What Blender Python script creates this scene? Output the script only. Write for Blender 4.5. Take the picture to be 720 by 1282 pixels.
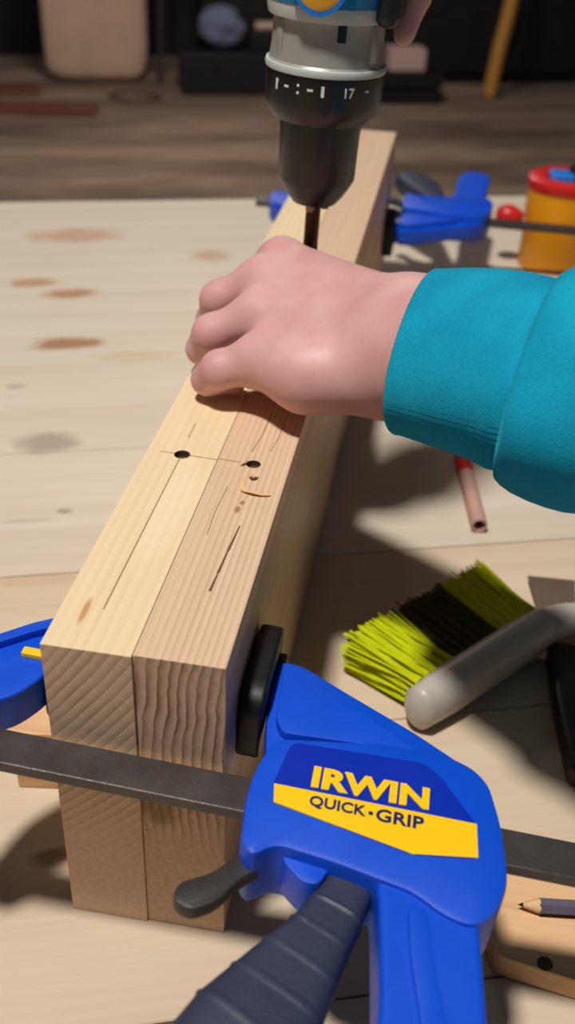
import bpy, bmesh, math, random
import numpy as np
from mathutils import Vector, Matrix

for o in list(bpy.data.objects):
    bpy.data.objects.remove(o, do_unlink=True)
scene = bpy.context.scene
COL = scene.collection
random.seed(7)
rng = np.random.default_rng(7)

# ------------------------------------------------------------------ camera
cam_d = bpy.data.cameras.new('camera')
cam = bpy.data.objects.new('camera', cam_d)
COL.objects.link(cam)
RIGHT = Vector((0.9856, 0.1645, 0.0397))
DOWN = Vector((0.1248, -0.5477, -0.8273))
FWD = Vector((-0.1144, 0.8204, -0.5603))
m = Matrix.Identity(4)
for i in range(3):
    m[i][0] = RIGHT[i]; m[i][1] = -DOWN[i]; m[i][2] = -FWD[i]
m.translation = Vector((0.0944, -0.2742, 0.4249))
cam.matrix_world = m
cam_d.sensor_fit = 'VERTICAL'
cam_d.sensor_height = 36.0
cam_d.lens = 36.0 * 1281.3 / 1282.0
cam_d.clip_start = 0.01
cam_d.clip_end = 60
cam_d.dof.use_dof = True
cam_d.dof.focus_distance = 0.45
cam_d.dof.aperture_fstop = 8.5
scene.camera = cam

# ------------------------------------------------------------------ world, lamps, exposure
world = bpy.data.worlds.new('workshop_ambient')
scene.world = world
world.use_nodes = True
bg = world.node_tree.nodes['Background']
bg.inputs[0].default_value = (0.80, 0.88, 1.0, 1)
bg.inputs[1].default_value = 0.05

def area_lamp(name, loc, target, size, power, color):
    d = bpy.data.lights.new(name, 'AREA')
    d.shape = 'DISK'; d.size = size; d.energy = power; d.color = color
    o = bpy.data.objects.new(name, d)
    COL.objects.link(o)
    o.location = loc
    o.rotation_euler = (Vector(target) - Vector(loc)).to_track_quat('-Z', 'Y').to_euler()
    return o
area_lamp('bench_lamp', (-0.43, -0.54, 3.0), (0.0, 0.40, 0.0), 0.26, 98.0, (1.0, 0.965, 0.92))
area_lamp('floor_fill_lamp', (-0.8, 3.6, 1.7), (-0.8, 4.2, -0.85), 0.6, 36.0, (1.0, 0.88, 0.78))  # added unseen fill lamp that brightens the background floor

vs = scene.view_settings
vs.view_transform = 'Standard'
vs.look = 'None'
vs.gamma = 1.0
vs.use_curve_mapping = False
vs.exposure = 0.0

# ------------------------------------------------------------------ material helpers
def lin(c):
    return tuple((x / 255 / 12.92) if x / 255 <= 0.04045 else ((x / 255 + 0.055) / 1.055) ** 2.4 for x in c) + (1.0,)

class NT:
    def __init__(self, name):
        self.mat = bpy.data.materials.new(name)
        self.mat.use_nodes = True
        self.t = self.mat.node_tree
        self.b = self.t.nodes['Principled BSDF']
    def n(self, typ, **kw):
        nd = self.t.nodes.new(typ)
        for k, v in kw.items():
            setattr(nd, k, v)
        return nd
    def put(self, sock, v):
        if hasattr(v, 'is_linked') or hasattr(v, 'links'):
            self.t.links.new(v, sock)
        else:
            sock.default_value = v
    def math(self, op, a, b=0.0, c=0.0, clamp=False):
        nd = self.n('ShaderNodeMath', operation=op, use_clamp=clamp)
        self.put(nd.inputs[0], a); self.put(nd.inputs[1], b); self.put(nd.inputs[2], c)
        return nd.outputs[0]
    def coords(self):
        return self.n('ShaderNodeTexCoord').outputs['Object']
    def sep(self, v):
        nd = self.n('ShaderNodeSeparateXYZ'); self.put(nd.inputs[0], v)
        return nd.outputs
    def scale(self, v, s):
        nd = self.n('ShaderNodeVectorMath', operation='MULTIPLY')
        self.put(nd.inputs[0], v); nd.inputs[1].default_value = s
        return nd.outputs[0]
    def noise(self, v, s=1.0, detail=3.0, rough=0.5):
        nd = self.n('ShaderNodeTexNoise')
        self.put(nd.inputs['Vector'], v)
        nd.inputs['Scale'].default_value = s
        nd.inputs['Detail'].default_value = detail
        nd.inputs['Roughness'].default_value = rough
        return nd.outputs['Fac']
    def mix(self, fac, a, b, typ='MIX'):
        nd = self.n('ShaderNodeMix', data_type='RGBA', blend_type=typ)
        self.put(nd.inputs[0], fac); self.put(nd.inputs[6], a); self.put(nd.inputs[7], b)
        return nd.outputs[2]
    def ramp(self, fac, lo, hi, a=0.0, b=1.0):
        nd = self.n('ShaderNodeMapRange')
        self.put(nd.inputs[0], fac)
        nd.inputs[1].default_value = lo; nd.inputs[2].default_value = hi
        nd.inputs[3].default_value = a; nd.inputs[4].default_value = b
        return nd.outputs[0]
    def bump(self, h, strength=0.3, dist=0.001):
        nd = self.n('ShaderNodeBump')
        nd.inputs['Strength'].default_value = strength
        nd.inputs['Distance'].default_value = dist
        self.put(nd.inputs['Height'], h)
        self.t.links.new(nd.outputs[0], self.b.inputs['Normal'])
    def col(self, c):
        self.put(self.b.inputs['Base Color'], c)
    def rough(self, r):
        self.put(self.b.inputs['Roughness'], r)

def plastic(name, rgb, rough=0.4, var=0.12, bump=0.1, nscale=60.0, spec=0.5, metallic=0.0):
    m = NT(name)
    c = m.coords()
    nz = m.noise(c, nscale, 4.0, 0.6)
    base = lin(rgb)
    dark = tuple(x * (1 - var) for x in base[:3]) + (1,)
    lite = tuple(min(1, x * (1 + var * 0.7)) for x in base[:3]) + (1,)
    m.col(m.mix(nz, dark, lite))
    m.rough(m.ramp(m.noise(c, nscale * 0.5, 3.0), 0.3, 0.7, rough * 0.85, min(1, rough * 1.15)))
    m.b.inputs['Specular IOR Level'].default_value = spec
    m.b.inputs['Metallic'].default_value = metallic
    if bump:
        m.bump(m.noise(c, nscale * 12, 2.0), bump, 0.0004)
    return m.mat

def wood(name, light, dark, pith, spacing, amp=0.004, contrast=0.6, yscale=1.2, sharp=0.35, blot=0.15,
         rough=0.6, marks=(), zfade=None, axis='Y'):
    """rings about an axis along local Y at pith (x, z); marks = (x, y, rx, ry, strength, rgb) knots on the upper face"""
    m = NT(name)
    c = m.coords()
    x, y, z = m.sep(c)
    if axis == 'X':
        x, y = y, x
    cv = m.n('ShaderNodeCombineXYZ')
    m.put(cv.inputs[0], x); m.put(cv.inputs[1], y); m.put(cv.inputs[2], z)
    v = cv.outputs[0]
    n1 = m.noise(m.scale(v, (26, yscale * 2.2, 26)), 1.0, 3.0, 0.5)
    n2 = m.noise(m.scale(v, (300, yscale * 9, 300)), 1.0, 3.0, 0.6)
    dx = m.math('SUBTRACT', x, pith[0]); dz = m.math('SUBTRACT', z, pith[1])
    r = m.math('SQRT', m.math('ADD', m.math('MULTIPLY', dx, dx), m.math('MULTIPLY', dz, dz)))
    r = m.math('ADD', r, m.math('MULTIPLY', m.math('SUBTRACT', n1, 0.5), amp * 4))
    s = m.math('FRACT', m.math('DIVIDE', r, spacing))
    saw = m.math('POWER', s, 1.0 / sharp)
    fall = m.ramp(s, 0.93, 1.0, 1.0, 0.0)
    ring = m.math('MULTIPLY', m.math('MULTIPLY', saw, fall), contrast)
    ring = m.math('MULTIPLY', ring, m.ramp(n1, 0.3, 0.65, 0.35, 1.2))
    if zfade:  # grain fades lower down, painting bounce light into the end faces
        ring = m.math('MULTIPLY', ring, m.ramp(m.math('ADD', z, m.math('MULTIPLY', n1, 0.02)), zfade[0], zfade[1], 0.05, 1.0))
    colr = m.mix(m.math('MINIMUM', ring, 1.0), lin(light), lin(dark))
    fib = m.ramp(n2, 0.3, 0.75, 0.0, 0.28)
    colr = m.mix(fib, colr, lin(dark))
    bl = m.noise(m.scale(v, (18, 5, 18)), 1.0, 2.0)
    colr = m.mix(m.ramp(bl, 0.35, 0.7, 0.0, blot), colr, tuple(q * 0.62 for q in lin(light)[:3]) + (1,))
    for (kx, ky, rx, ry, st, rgb, *onend) in marks:
        nn = m.math('MULTIPLY', m.math('SUBTRACT', m.noise(m.scale(v, (70, 40, 70)), 1.0, 3.0), 0.5), 0.9)
        ex = m.math('DIVIDE', m.math('SUBTRACT', x, kx), rx)
        ey = m.math('DIVIDE', m.math('SUBTRACT', z if onend else y, ky), ry)
        d = m.math('SQRT', m.math('ADD', m.math('MULTIPLY', ex, ex), m.math('MULTIPLY', ey, ey)))
        k = m.ramp(m.math('ADD', d, nn), 0.55, 1.1, st, 0.0)
        colr = m.mix(k, colr, lin(rgb))
    m.col(colr)
    m.rough(m.ramp(n2, 0.2, 0.8, rough * 0.9, min(1.0, rough * 1.1)))
    m.b.inputs['Specular IOR Level'].default_value = 0.25
    m.bump(m.math('ADD', m.math('MULTIPLY', ring, -0.6), n2), 0.25, 0.0003)
    return m.mat

# ------------------------------------------------------------------ geometry helpers
def obj(name, bm, mat, parent=None, smooth=False, loc=None, angle=None):
    me = bpy.data.meshes.new(name)
    bmesh.ops.recalc_face_normals(bm, faces=bm.faces)
    bm.to_mesh(me); bm.free()
    mats = mat if isinstance(mat, (list, tuple)) else [mat]
    for q in mats:
        me.materials.append(q)
    if smooth:
        me.polygons.foreach_set('use_smooth', [True] * len(me.polygons))
        if angle:
            me.set_sharp_from_angle(angle=math.radians(angle))
    o = bpy.data.objects.new(name, me)
    COL.objects.link(o)
    if parent is not None:
        o.parent = parent
    if loc is not None:
        o.location = loc
    return o

def tag(o, label=None, cat=None, group=None, kind=None):
    if label: o['label'] = label
    if cat: o['category'] = cat
    if group: o['group'] = group
    if kind: o['kind'] = kind
    return o

def thing(name, label, cat, loc=(0, 0, 0), rot=(0, 0, 0), group=None):
    o = bpy.data.objects.new(name, None)
    o.empty_display_size = 0.02
    COL.objects.link(o)
    o.location = loc
    o.rotation_euler = rot
    return tag(o, label, cat, group)

def copy_tree(o, parent=None):
    c = o.copy()
    COL.objects.link(c)
    c.parent = parent
    for ch in list(o.children):
        copy_tree(ch, c)
    return c

def bevel_all(bm, w, seg=2, min_angle=25):
    if w <= 0: return
    bm.normal_update()
    es = [e for e in bm.edges if len(e.link_faces) == 2 and e.calc_face_angle(0) > math.radians(min_angle)]
    if es:
        bmesh.ops.bevel(bm, geom=es, offset=w, segments=seg, profile=0.6, affect='EDGES', clamp_overlap=True)

def box_bm(x0, x1, y0, y1, z0, z1, bev=0.0, seg=2, bm=None):
    own = bmesh.new()
    vs_ = [own.verts.new(p) for p in [(x0, y0, z0), (x1, y0, z0), (x1, y1, z0), (x0, y1, z0), (x0, y0, z1), (x1, y0, z1), (x1, y1, z1), (x0, y1, z1)]]
    for f in [(0, 3, 2, 1), (4, 5, 6, 7), (0, 1, 5, 4), (1, 2, 6, 5), (2, 3, 7, 6), (3, 0, 4, 7)]:
        own.faces.new([vs_[i] for i in f])
    bevel_all(own, bev, seg)
    return merge(bm, own)

def merge(bm, own):
    if bm is None:
        return own
    me = bpy.data.meshes.new('tmp')
    own.to_mesh(me); own.free()
    bm.from_mesh(me)
    bpy.data.meshes.remove(me)
    return bm

def round_poly(pts, r, n=4):
    """round the corners of a polygon; r is a number or a list"""
    out = []
    N = len(pts)
    for i in range(N):
        p = Vector(pts[i]); a = Vector(pts[i - 1]); b = Vector(pts[(i + 1) % N])
        rr = r[i] if isinstance(r, (list, tuple)) else r
        d1 = a - p; d2 = b - p
        q = min(rr, d1.length * 0.45, d2.length * 0.45)
        if q <= 1e-6:
            out.append(tuple(p)); continue
        s = p + d1.normalized() * q; e = p + d2.normalized() * q
        for k in range(n + 1):
            t = k / n
            w = s * (1 - t) ** 2 + p * 2 * t * (1 - t) + e * t * t
            out.append((w.x, w.y))
    return out

def prism_bm(poly, z0, z1, bev=0.0, seg=2, bm=None, min_angle=40):
    own = bmesh.new()
    lo = [own.verts.new((x, y, z0)) for x, y in poly]
    hi = [own.verts.new((x, y, z1)) for x, y in poly]
    own.faces.new(list(reversed(lo))); own.faces.new(hi)
    n = len(poly)
    for i in range(n):
        j = (i + 1) % n
        own.faces.new([lo[i], lo[j], hi[j], hi[i]])
    bevel_all(own, bev, seg, min_angle)
    return merge(bm, own)

def lathe_bm(prof, n=32, bm=None, cx=0, cy=0, cap=True):
    """prof: list of (r, z)"""
    own = bmesh.new()
    rings = []
    for r, z in prof:
        if r < 1e-6:
            rings.append([own.verts.new((cx, cy, z))])
        else:
            rings.append([own.verts.new((cx + r * math.cos(2 * math.pi * k / n), cy + r * math.sin(2 * math.pi * k / n), z)) for k in range(n)])
    for a, b in zip(rings[:-1], rings[1:]):
        for k in range(n):
            j = (k + 1) % n
            if len(a) == 1 and len(b) == 1: continue
            if len(a) == 1: own.faces.new([a[0], b[j], b[k]])
            elif len(b) == 1: own.faces.new([a[k], a[j], b[0]])
            else: own.faces.new([a[k], a[j], b[j], b[k]])
    if cap:
        if len(rings[0]) > 1: own.faces.new(list(reversed(rings[0])))
        if len(rings[-1]) > 1: own.faces.new(rings[-1])
    return merge(bm, own)

def tube_bm(path, radii, n=14, bm=None, flat=1.0, up=(0, 0, 1), cap=True, square=1.0):
    """radii: number or list; flat scales the section along the 'up' side"""
    own = bmesh.new()
    P = [Vector(p) for p in path]
    if not isinstance(radii, (list, tuple)):
        radii = [radii] * len(P)
    rings = []
    for i, p in enumerate(P):
        d = (P[min(i + 1, len(P) - 1)] - P[max(i - 1, 0)]).normalized()
        u = Vector(up)
        if abs(u.dot(d)) > 0.97: u = Vector((1, 0, 0))
        s = d.cross(u).normalized(); t = s.cross(d).normalized()
        rr = radii[i]
        if not isinstance(rr, (list, tuple)): rr = (rr, rr * flat)
        def pw(q): return math.copysign(abs(q) ** square, q)
        rings.append([own.verts.new(p + s * rr[0] * pw(math.cos(2 * math.pi * k / n)) + t * rr[1] * pw(math.sin(2 * math.pi * k / n))) for k in range(n)])
    for a, b in zip(rings[:-1], rings[1:]):
        for k in range(n):
            j = (k + 1) % n
            own.faces.new([a[k], a[j], b[j], b[k]])
    if cap:
        own.faces.new(list(reversed(rings[0]))); own.faces.new(rings[-1])
    return merge(bm, own)

def spline(pts, n=8):
    P = [Vector(p) for p in pts]
    out = []
    for i in range(len(P) - 1):
        p0 = P[max(i - 1, 0)]; p1 = P[i]; p2 = P[i + 1]; p3 = P[min(i + 2, len(P) - 1)]
        for k in range(n):
            t = k / n
            out.append(0.5 * ((2 * p1) + (p2 - p0) * t + (2 * p0 - 5 * p1 + 4 * p2 - p3) * t * t + (3 * p1 - p0 - 3 * p2 + p3) * t ** 3))
    out.append(P[-1])
    return out

def interp(xs, ys, t):
    return float(np.interp(t, xs, ys))

def text_bm(body, width, height, bold=0.0, extr=0.0002):
    """flat lettering, lower-left corner at the origin, fitted to width x height"""
    cu = bpy.data.curves.new('lettering', 'FONT')
    cu.body = body; cu.size = 1.0; cu.offset = bold; cu.extrude = 0.02; cu.resolution_u = 3
    o = bpy.data.objects.new('lettering', cu)
    COL.objects.link(o)
    bpy.context.view_layer.update()
    me = bpy.data.meshes.new_from_object(o.evaluated_get(bpy.context.evaluated_depsgraph_get()))
    bpy.data.objects.remove(o, do_unlink=True)
    bpy.data.curves.remove(cu)
    bm = bmesh.new(); bm.from_mesh(me); bpy.data.meshes.remove(me)
    xs = [v.co.x for v in bm.verts]; ys = [v.co.y for v in bm.verts]
    x0, x1, y0, y1 = min(xs), max(xs), min(ys), max(ys)
    for v in bm.verts:
        v.co.x = (v.co.x - x0) / (x1 - x0) * width
        v.co.y = (v.co.y - y0) / (y1 - y0) * height
        v.co.z = v.co.z / 0.02 * extr
    return bm

# ---- smooth bodies: a signed distance field of round cones turned into one surface
def sd_cone(P, a, b, ra, rb):
    a = np.array(a); b = np.array(b)
    ba = b - a
    h = np.clip(((P - a) @ ba) / max(ba @ ba, 1e-12), 0, 1)
    d = P - a - h[..., None] * ba
    return np.sqrt((d * d).sum(-1)) - (ra + (rb - ra) * h)

def smin(a, b, k):
    h = np.clip(0.5 + 0.5 * (b - a) / k, 0, 1)
    return b * (1 - h) + a * h - k * h * (1 - h)

def surface_nets(F, org, vox):
    S = F < 0
    nx, ny, nz = F.shape
    cnt = np.zeros((nx - 1, ny - 1, nz - 1), int)
    for i in (0, 1):
        for j in (0, 1):
            for k in (0, 1):
                cnt += S[i:nx - 1 + i, j:ny - 1 + j, k:nz - 1 + k]
    act = (cnt > 0) & (cnt < 8)
    idx = -np.ones(act.shape, int)
    cells = np.argwhere(act)
    idx[act] = np.arange(len(cells))
    acc = np.zeros((len(cells), 3)); num = np.zeros(len(cells))
    cor = [(i, j, k) for i in (0, 1) for j in (0, 1) for k in (0, 1)]
    for a in cor:
        for ax in range(3):
            if a[ax]: continue
            b = list(a); b[ax] = 1
            fa = F[cells[:, 0] + a[0], cells[:, 1] + a[1], cells[:, 2] + a[2]]
            fb = F[cells[:, 0] + b[0], cells[:, 1] + b[1], cells[:, 2] + b[2]]
            cr = (fa < 0) != (fb < 0)
            t = np.where(cr, fa / np.where(fa == fb, 1, fa - fb), 0)
            p = np.tile(np.array(a, float), (len(cells), 1)); p[:, ax] += t
            acc[cr] += p[cr]; num[cr] += 1
    V = (cells + acc / num[:, None]) * vox + org
    quads = []
    for ax in range(3):
        o1, o2 = [(1, 2), (2, 0), (0, 1)][ax]
        sl0 = [slice(None)] * 3; sl1 = [slice(None)] * 3
        sl0[ax] = slice(0, -1); sl1[ax] = slice(1, None)
        cr = np.argwhere(S[tuple(sl0)] != S[tuple(sl1)])
        ok = np.all((cr > 0) & (cr < np.array(act.shape)), axis=1)
        cr = cr[ok]
        inside = S[cr[:, 0], cr[:, 1], cr[:, 2]]
        e1 = np.zeros(3, int); e1[o1] = 1
        e2 = np.zeros(3, int); e2[o2] = 1
        q = np.stack([idx[tuple((cr - d).T)] for d in (e1 + e2, e2, np.zeros(3, int), e1)], 1)
        q[~inside] = q[~inside][:, ::-1]
        quads.append(q)
    return V, np.concatenate(quads)

def flesh(name, palm, fingers, mat, parent, vox=0.0013, kp=0.014, kf=0.005, kj=0.009, smooth_iter=2):
    """palm: list of cones; fingers: list of lists of cones; one continuous skin"""
    allp = palm + [c for f in fingers for c in f]
    lo = np.min([np.minimum(np.array(c[0]) - c[2], np.array(c[1]) - c[3]) for c in allp], 0) - 0.006
    hi = np.max([np.maximum(np.array(c[0]) + c[2], np.array(c[1]) + c[3]) for c in allp], 0) + 0.006
    n = np.ceil((hi - lo) / vox).astype(int) + 1
    ax = [lo[i] + np.arange(n[i]) * vox for i in range(3)]
    P = np.stack(np.meshgrid(*ax, indexing='ij'), -1)
    D = None
    for c in palm:
        d = sd_cone(P, *c)
        D = d if D is None else smin(D, d, kp)
    out = D
    for f in fingers:
        d = None
        for c in f:
            q = sd_cone(P, *c)
            d = q if d is None else smin(d, q, kf)
        out = np.minimum(out, smin(D, d, kj))
    V, Q = surface_nets(out, lo, vox)
    me = bpy.data.meshes.new(name)
    me.from_pydata(V.tolist(), [], Q.tolist())
    bm = bmesh.new(); bm.from_mesh(me); bpy.data.meshes.remove(me)
    for _ in range(smooth_iter):
        bmesh.ops.smooth_vert(bm, verts=bm.verts, factor=0.5, use_axis_x=True, use_axis_y=True, use_axis_z=True)
    return obj(name, bm, mat, parent, smooth=True)

# ------------------------------------------------------------------ materials
M = {}
M['blue'] = plastic('clamp_blue_plastic', (5, 76, 206), 0.4, 0.12, 0.08, 40)
M['blue_dark'] = plastic('clamp_label_blue', (6, 42, 168), 0.34, 0.08, 0.0, 30)
M['yellow'] = plastic('label_yellow', (252, 200, 8), 0.4, 0.05, 0.0, 40)
M['navy'] = plastic('label_navy_ink', (18, 24, 96), 0.45, 0.05, 0.0, 40)
M['black'] = plastic('black_plastic', (20, 20, 23), 0.42, 0.2, 0.15, 60)
M['pad'] = plastic('black_rubber_pad', (12, 12, 14), 0.5, 0.2, 0.2, 60)
M['rubber'] = plastic('blue_grey_rubber', (46, 52, 74), 0.5, 0.35, 0.4, 45)
M['steel'] = plastic('dark_bar_steel', (86, 78, 76), 0.42, 0.45, 0.3, 55, 0.5, 0.55)
M['lever'] = plastic('worn_dark_lever', (58, 54, 52), 0.45, 0.5, 0.3, 70, 0.5, 0.3)
M['chuck'] = plastic('drill_chuck_black', (17, 14, 14), 0.33, 0.3, 0.2, 90)
M['bit'] = plastic('dark_drill_steel', (70, 46, 30), 0.35, 0.3, 0.1, 90, 0.5, 0.8)
M['jawsteel'] = plastic('chuck_jaw_steel', (150, 120, 105), 0.35, 0.2, 0.1, 90, 0.5, 0.8)
M['case'] = plastic('grey_gear_case', (166, 164, 155), 0.34, 0.2, 0.15, 40, 0.5, 0.15)
M['case_rim'] = plastic('pale_grey_plastic', (190, 196, 190), 0.4, 0.1, 0.1, 40)
M['teal'] = plastic('drill_teal_blue', (0, 118, 170), 0.4, 0.1, 0.1, 40)
M['white_ink'] = plastic('white_ink', (225, 225, 225), 0.5, 0.05, 0.0, 40)
M['orange'] = plastic('orange_badge', (238, 172, 40), 0.35, 0.1, 0.0, 40)
M['tub_yellow'] = plastic('orange_yellow_plastic', (250, 168, 8), 0.4, 0.1, 0.1, 30)
M['red'] = plastic('red_plastic', (206, 36, 34), 0.35, 0.12, 0.1, 40)
M['lightblue'] = plastic('light_blue_plastic', (24, 122, 210), 0.4, 0.12, 0.1, 40)
M['brush_grey'] = plastic('cloudy_grey_plastic', (186, 178, 168), 0.38, 0.12, 0.1, 40)
M['bristle'] = plastic('yellow_green_bristle', (205, 214, 10), 0.45, 0.2, 0.0, 200)
M['bristle_dark'] = plastic('dark_olive_bristle', (62, 68, 10), 0.5, 0.3, 0.0, 200)
M['dark'] = plastic('black_painted_furniture', (9, 9, 11), 0.6, 0.3, 0.1, 20)
M['graphite'] = plastic('graphite', (40, 38, 38), 0.4, 0.2, 0.0, 100)
M['pencil'] = plastic('grey_violet_lacquer', (98, 88, 104), 0.3, 0.2, 0.05, 80)
M['rod'] = plastic('pinkish_brown_tube', (188, 148, 134), 0.5, 0.15, 0.1, 90)
M['handle_wood'] = plastic('ochre_handle', (190, 136, 62), 0.5, 0.2, 0.1, 8)
M['sackpaper'] = plastic('tan_sack_paper', (204, 172, 146), 0.8, 0.25, 0.6, 6)
M['rag'] = plastic('blue_grey_rag', (104, 112, 140), 0.85, 0.25, 0.5, 14)
M['pinkbox'] = plastic('pale_pink_card', (200, 168, 160), 0.7, 0.1, 0.1, 10)
M['redwood'] = plastic('reddish_brown_plank', (112, 66, 48), 0.7, 0.35, 0.3, 9)
M['blade'] = plastic('dull_brown_steel', (120, 100, 84), 0.5, 0.25, 0.1, 60, 0.5, 0.4)

BENCH_MARKS = []   # filled in bench coordinates below
TH = math.radians(19.0)
def bench_st(x, y):
    return (x * math.cos(TH) + y * math.sin(TH), -x * math.sin(TH) + y * math.cos(TH))
for (bx_, by_, rx, ry, st, rgb) in [(-0.3389, 0.876, 0.060, 0.028, 0.65, (186, 138, 98)), (-0.3345, 0.7214, 0.028, 0.015, 0.8, (180, 132, 92)),
                                    (-0.2839, 0.705, 0.034, 0.015, 0.85, (174, 124, 84)), (-0.246, 0.5855, 0.038, 0.016, 0.9, (160, 112, 76)),
                                    (-0.1667, 0.8542, 0.026, 0.021, 0.6, (180, 138, 98)), (-0.1985, 0.4035, 0.028, 0.018, 0.6, (140, 122, 108)),
                                    (-0.176, 0.575, 0.05, 0.014, 0.35, (178, 158, 104)), (-0.128, 0.079, 0.02, 0.010, 0.8, (120, 84, 58)),
                                    (-0.108, 0.0745, 0.012, 0.006, 0.7, (110, 72, 50)), (-0.055, 0.025, 0.012, 0.007, 0.7, (120, 82, 58)),
                                    (-0.152, 0.313, 0.007, 0.004, 0.7, (150, 136, 122)), (-0.26, 0.49, 0.010, 0.006, 0.5, (160, 146, 132)), (-0.172, 0.296, 0.022, 0.003, 0.5, (176, 158, 134)),
                                    (-0.139, 0.232, 0.035, 0.008, 0.45, (196, 166, 134))]:
    s_, t_ = bench_st(bx_, by_)
    BENCH_MARKS.append((t_, s_, ry, rx, st, rgb))

M['bench'] = wood('bench_pine', (218, 205, 186), (190, 168, 142), (0.3, -0.9), 0.022, 0.004, 0.35, 0.5, 0.5, 0.14, 0.55, BENCH_MARKS, axis='X')
M['bench_warm_light'] = wood('bench_pine_warm_light', (214, 194, 168), (188, 160, 130), (0.3, -0.9), 0.022, 0.004, 0.35, 0.5, 0.5, 0.14, 0.55, BENCH_MARKS, axis='X')  # nearer boards: warmer light colour painted into the same pine
M['pine_l'] = wood('pale_pine_face', (234, 210, 170), (212, 174, 126), (-0.237, 0.315), 0.0042, 0.0016, 0.38, 0.6, 0.5, 0.12, 0.5,
                   [(-0.0075, 0.022, 0.0018, 0.010, 0.8, (188, 128, 76)), (0.006, 0.10, 0.010, 0.05, 0.35, (240, 218, 188))])
M['pine_r'] = wood('striped_pine_face', (224, 194, 162), (178, 132, 98), (0.300, 0.110), 0.0030, 0.0012, 0.7, 0.7, 0.5, 0.15, 0.5,
                   [(0.0005, 0.104, 0.0014, 0.003, 0.8, (150, 100, 66)), (0.0015, 0.110, 0.0012, 0.002, 0.8, (140, 92, 60))])
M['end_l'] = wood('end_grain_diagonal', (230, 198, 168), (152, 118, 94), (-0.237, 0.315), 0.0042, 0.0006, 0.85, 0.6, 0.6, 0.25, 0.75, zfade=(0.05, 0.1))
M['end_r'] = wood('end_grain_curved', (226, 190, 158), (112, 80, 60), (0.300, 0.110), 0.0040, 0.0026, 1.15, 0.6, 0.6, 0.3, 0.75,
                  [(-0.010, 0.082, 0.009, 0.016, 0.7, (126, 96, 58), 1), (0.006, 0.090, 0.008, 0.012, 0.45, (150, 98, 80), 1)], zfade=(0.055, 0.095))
M['offcut'] = wood('offcut_pine', (228, 186, 140), (182, 130, 88), (0.02, -0.05), 0.005, 0.003, 0.5, 1.5, 0.5, 0.15, 0.6, axis='X')
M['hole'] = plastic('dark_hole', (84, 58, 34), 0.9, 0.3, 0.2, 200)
M['pencil_line'] = plastic('pencil_mark', (150, 118, 86), 0.8, 0.3, 0.0, 300)
M['crack'] = plastic('brown_crack', (112, 74, 48), 0.8, 0.3, 0.0, 300)
M['shaving'] = plastic('wood_shaving', (226, 186, 136), 0.7, 0.2, 0.1, 200)

def floor_mat():
    m = NT('dusty_board_floor')
    c = m.coords()
    n1 = m.noise(m.scale(c, (0.7, 3.0, 1)), 1.0, 4.0, 0.6)
    n2 = m.noise(m.scale(c, (3, 22, 1)), 1.0, 3.0, 0.5)
    a = m.mix(m.ramp(n1, 0.35, 0.68), lin((92, 76, 66)), lin((172, 148, 126)))
    m.col(m.mix(m.ramp(n2, 0.4, 0.7, 0.0, 0.5), a, lin((84, 64, 54))))
    m.rough(0.8)
    m.bump(n2, 0.3, 0.004)
    return m.mat
M['floor'] = floor_mat()
M['wall'] = plastic('dark_wall', (15, 14, 14), 0.8, 0.3, 0.2, 4)

def skin_mat():
    m = NT('skin')
    c = m.coords()
    n1 = m.noise(c, 45.0, 3.0, 0.5)
    n2 = m.noise(c, 900.0, 3.0, 0.6)
    a = m.mix(m.ramp(n1, 0.3, 0.7), lin((216, 170, 163)), lin((206, 150, 148)))
    m.col(a)
    m.rough(m.ramp(n2, 0.3, 0.7, 0.42, 0.58))
    m.b.inputs['Subsurface Weight'].default_value = 0.25
    m.b.inputs['Subsurface Radius'].default_value = (1.0, 0.35, 0.2)
    m.b.inputs['Subsurface Scale'].default_value = 0.004
    m.bump(m.math('ADD', n2, m.math('MULTIPLY', m.noise(c, 220.0, 2.0), 1.0)), 0.12, 0.0006)
    return m.mat
M['skin'] = skin_mat()
M['nail'] = plastic('fingernail', (230, 180, 168), 0.3, 0.05, 0.0, 80)

def cloth_mat():
    m = NT('teal_sweatshirt')
    c = m.coords()
    n1 = m.noise(c, 30.0, 3.0)
    n2 = m.noise(m.scale(c, (900, 900, 900)), 1.0, 2.0, 0.7)
    a = m.mix(m.ramp(n1, 0.3, 0.7), lin((4, 138, 172)), lin((10, 160, 192)))
    m.col(m.mix(m.ramp(n2, 0.4, 0.7, 0, 0.25), a, lin((4, 96, 126))))
    m.rough(0.85)
    m.b.inputs['Specular IOR Level'].default_value = 0.2
    m.b.inputs['Sheen Weight'].default_value = 0.25
    m.b.inputs['Sheen Tint'].default_value = lin((60, 200, 220))
    m.bump(n2, 0.5, 0.0006)
    return m.mat
M['cloth'] = cloth_mat()

# ------------------------------------------------------------------ the room (turned 19 degrees like the bench)
FZ = -0.85
def rs(s, t): return (s * math.cos(TH) - t * math.sin(TH), s * math.sin(TH) + t * math.cos(TH))
def room_box(name, s0, s1, t0, t1, z0, z1, mat):
    o = obj(name, box_bm(s0, s1, t0, t1, z0, z1), mat)
    o.rotation_euler = (0, 0, TH)
    return tag(o, kind='structure')
room_box('floor', -5, 6, -3, 6.85, FZ - 0.05, FZ, M['floor'])
room_box('wall_back', -5, 6, 6.7, 6.85, FZ, 2.2, M['wall'])
room_box('wall_left', -5.1, -5.0, -3, 6.85, FZ, 2.2, M['wall'])
room_box('wall_right', 6.0, 6.1, -3, 6.85, FZ, 2.2, M['wall'])

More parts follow.
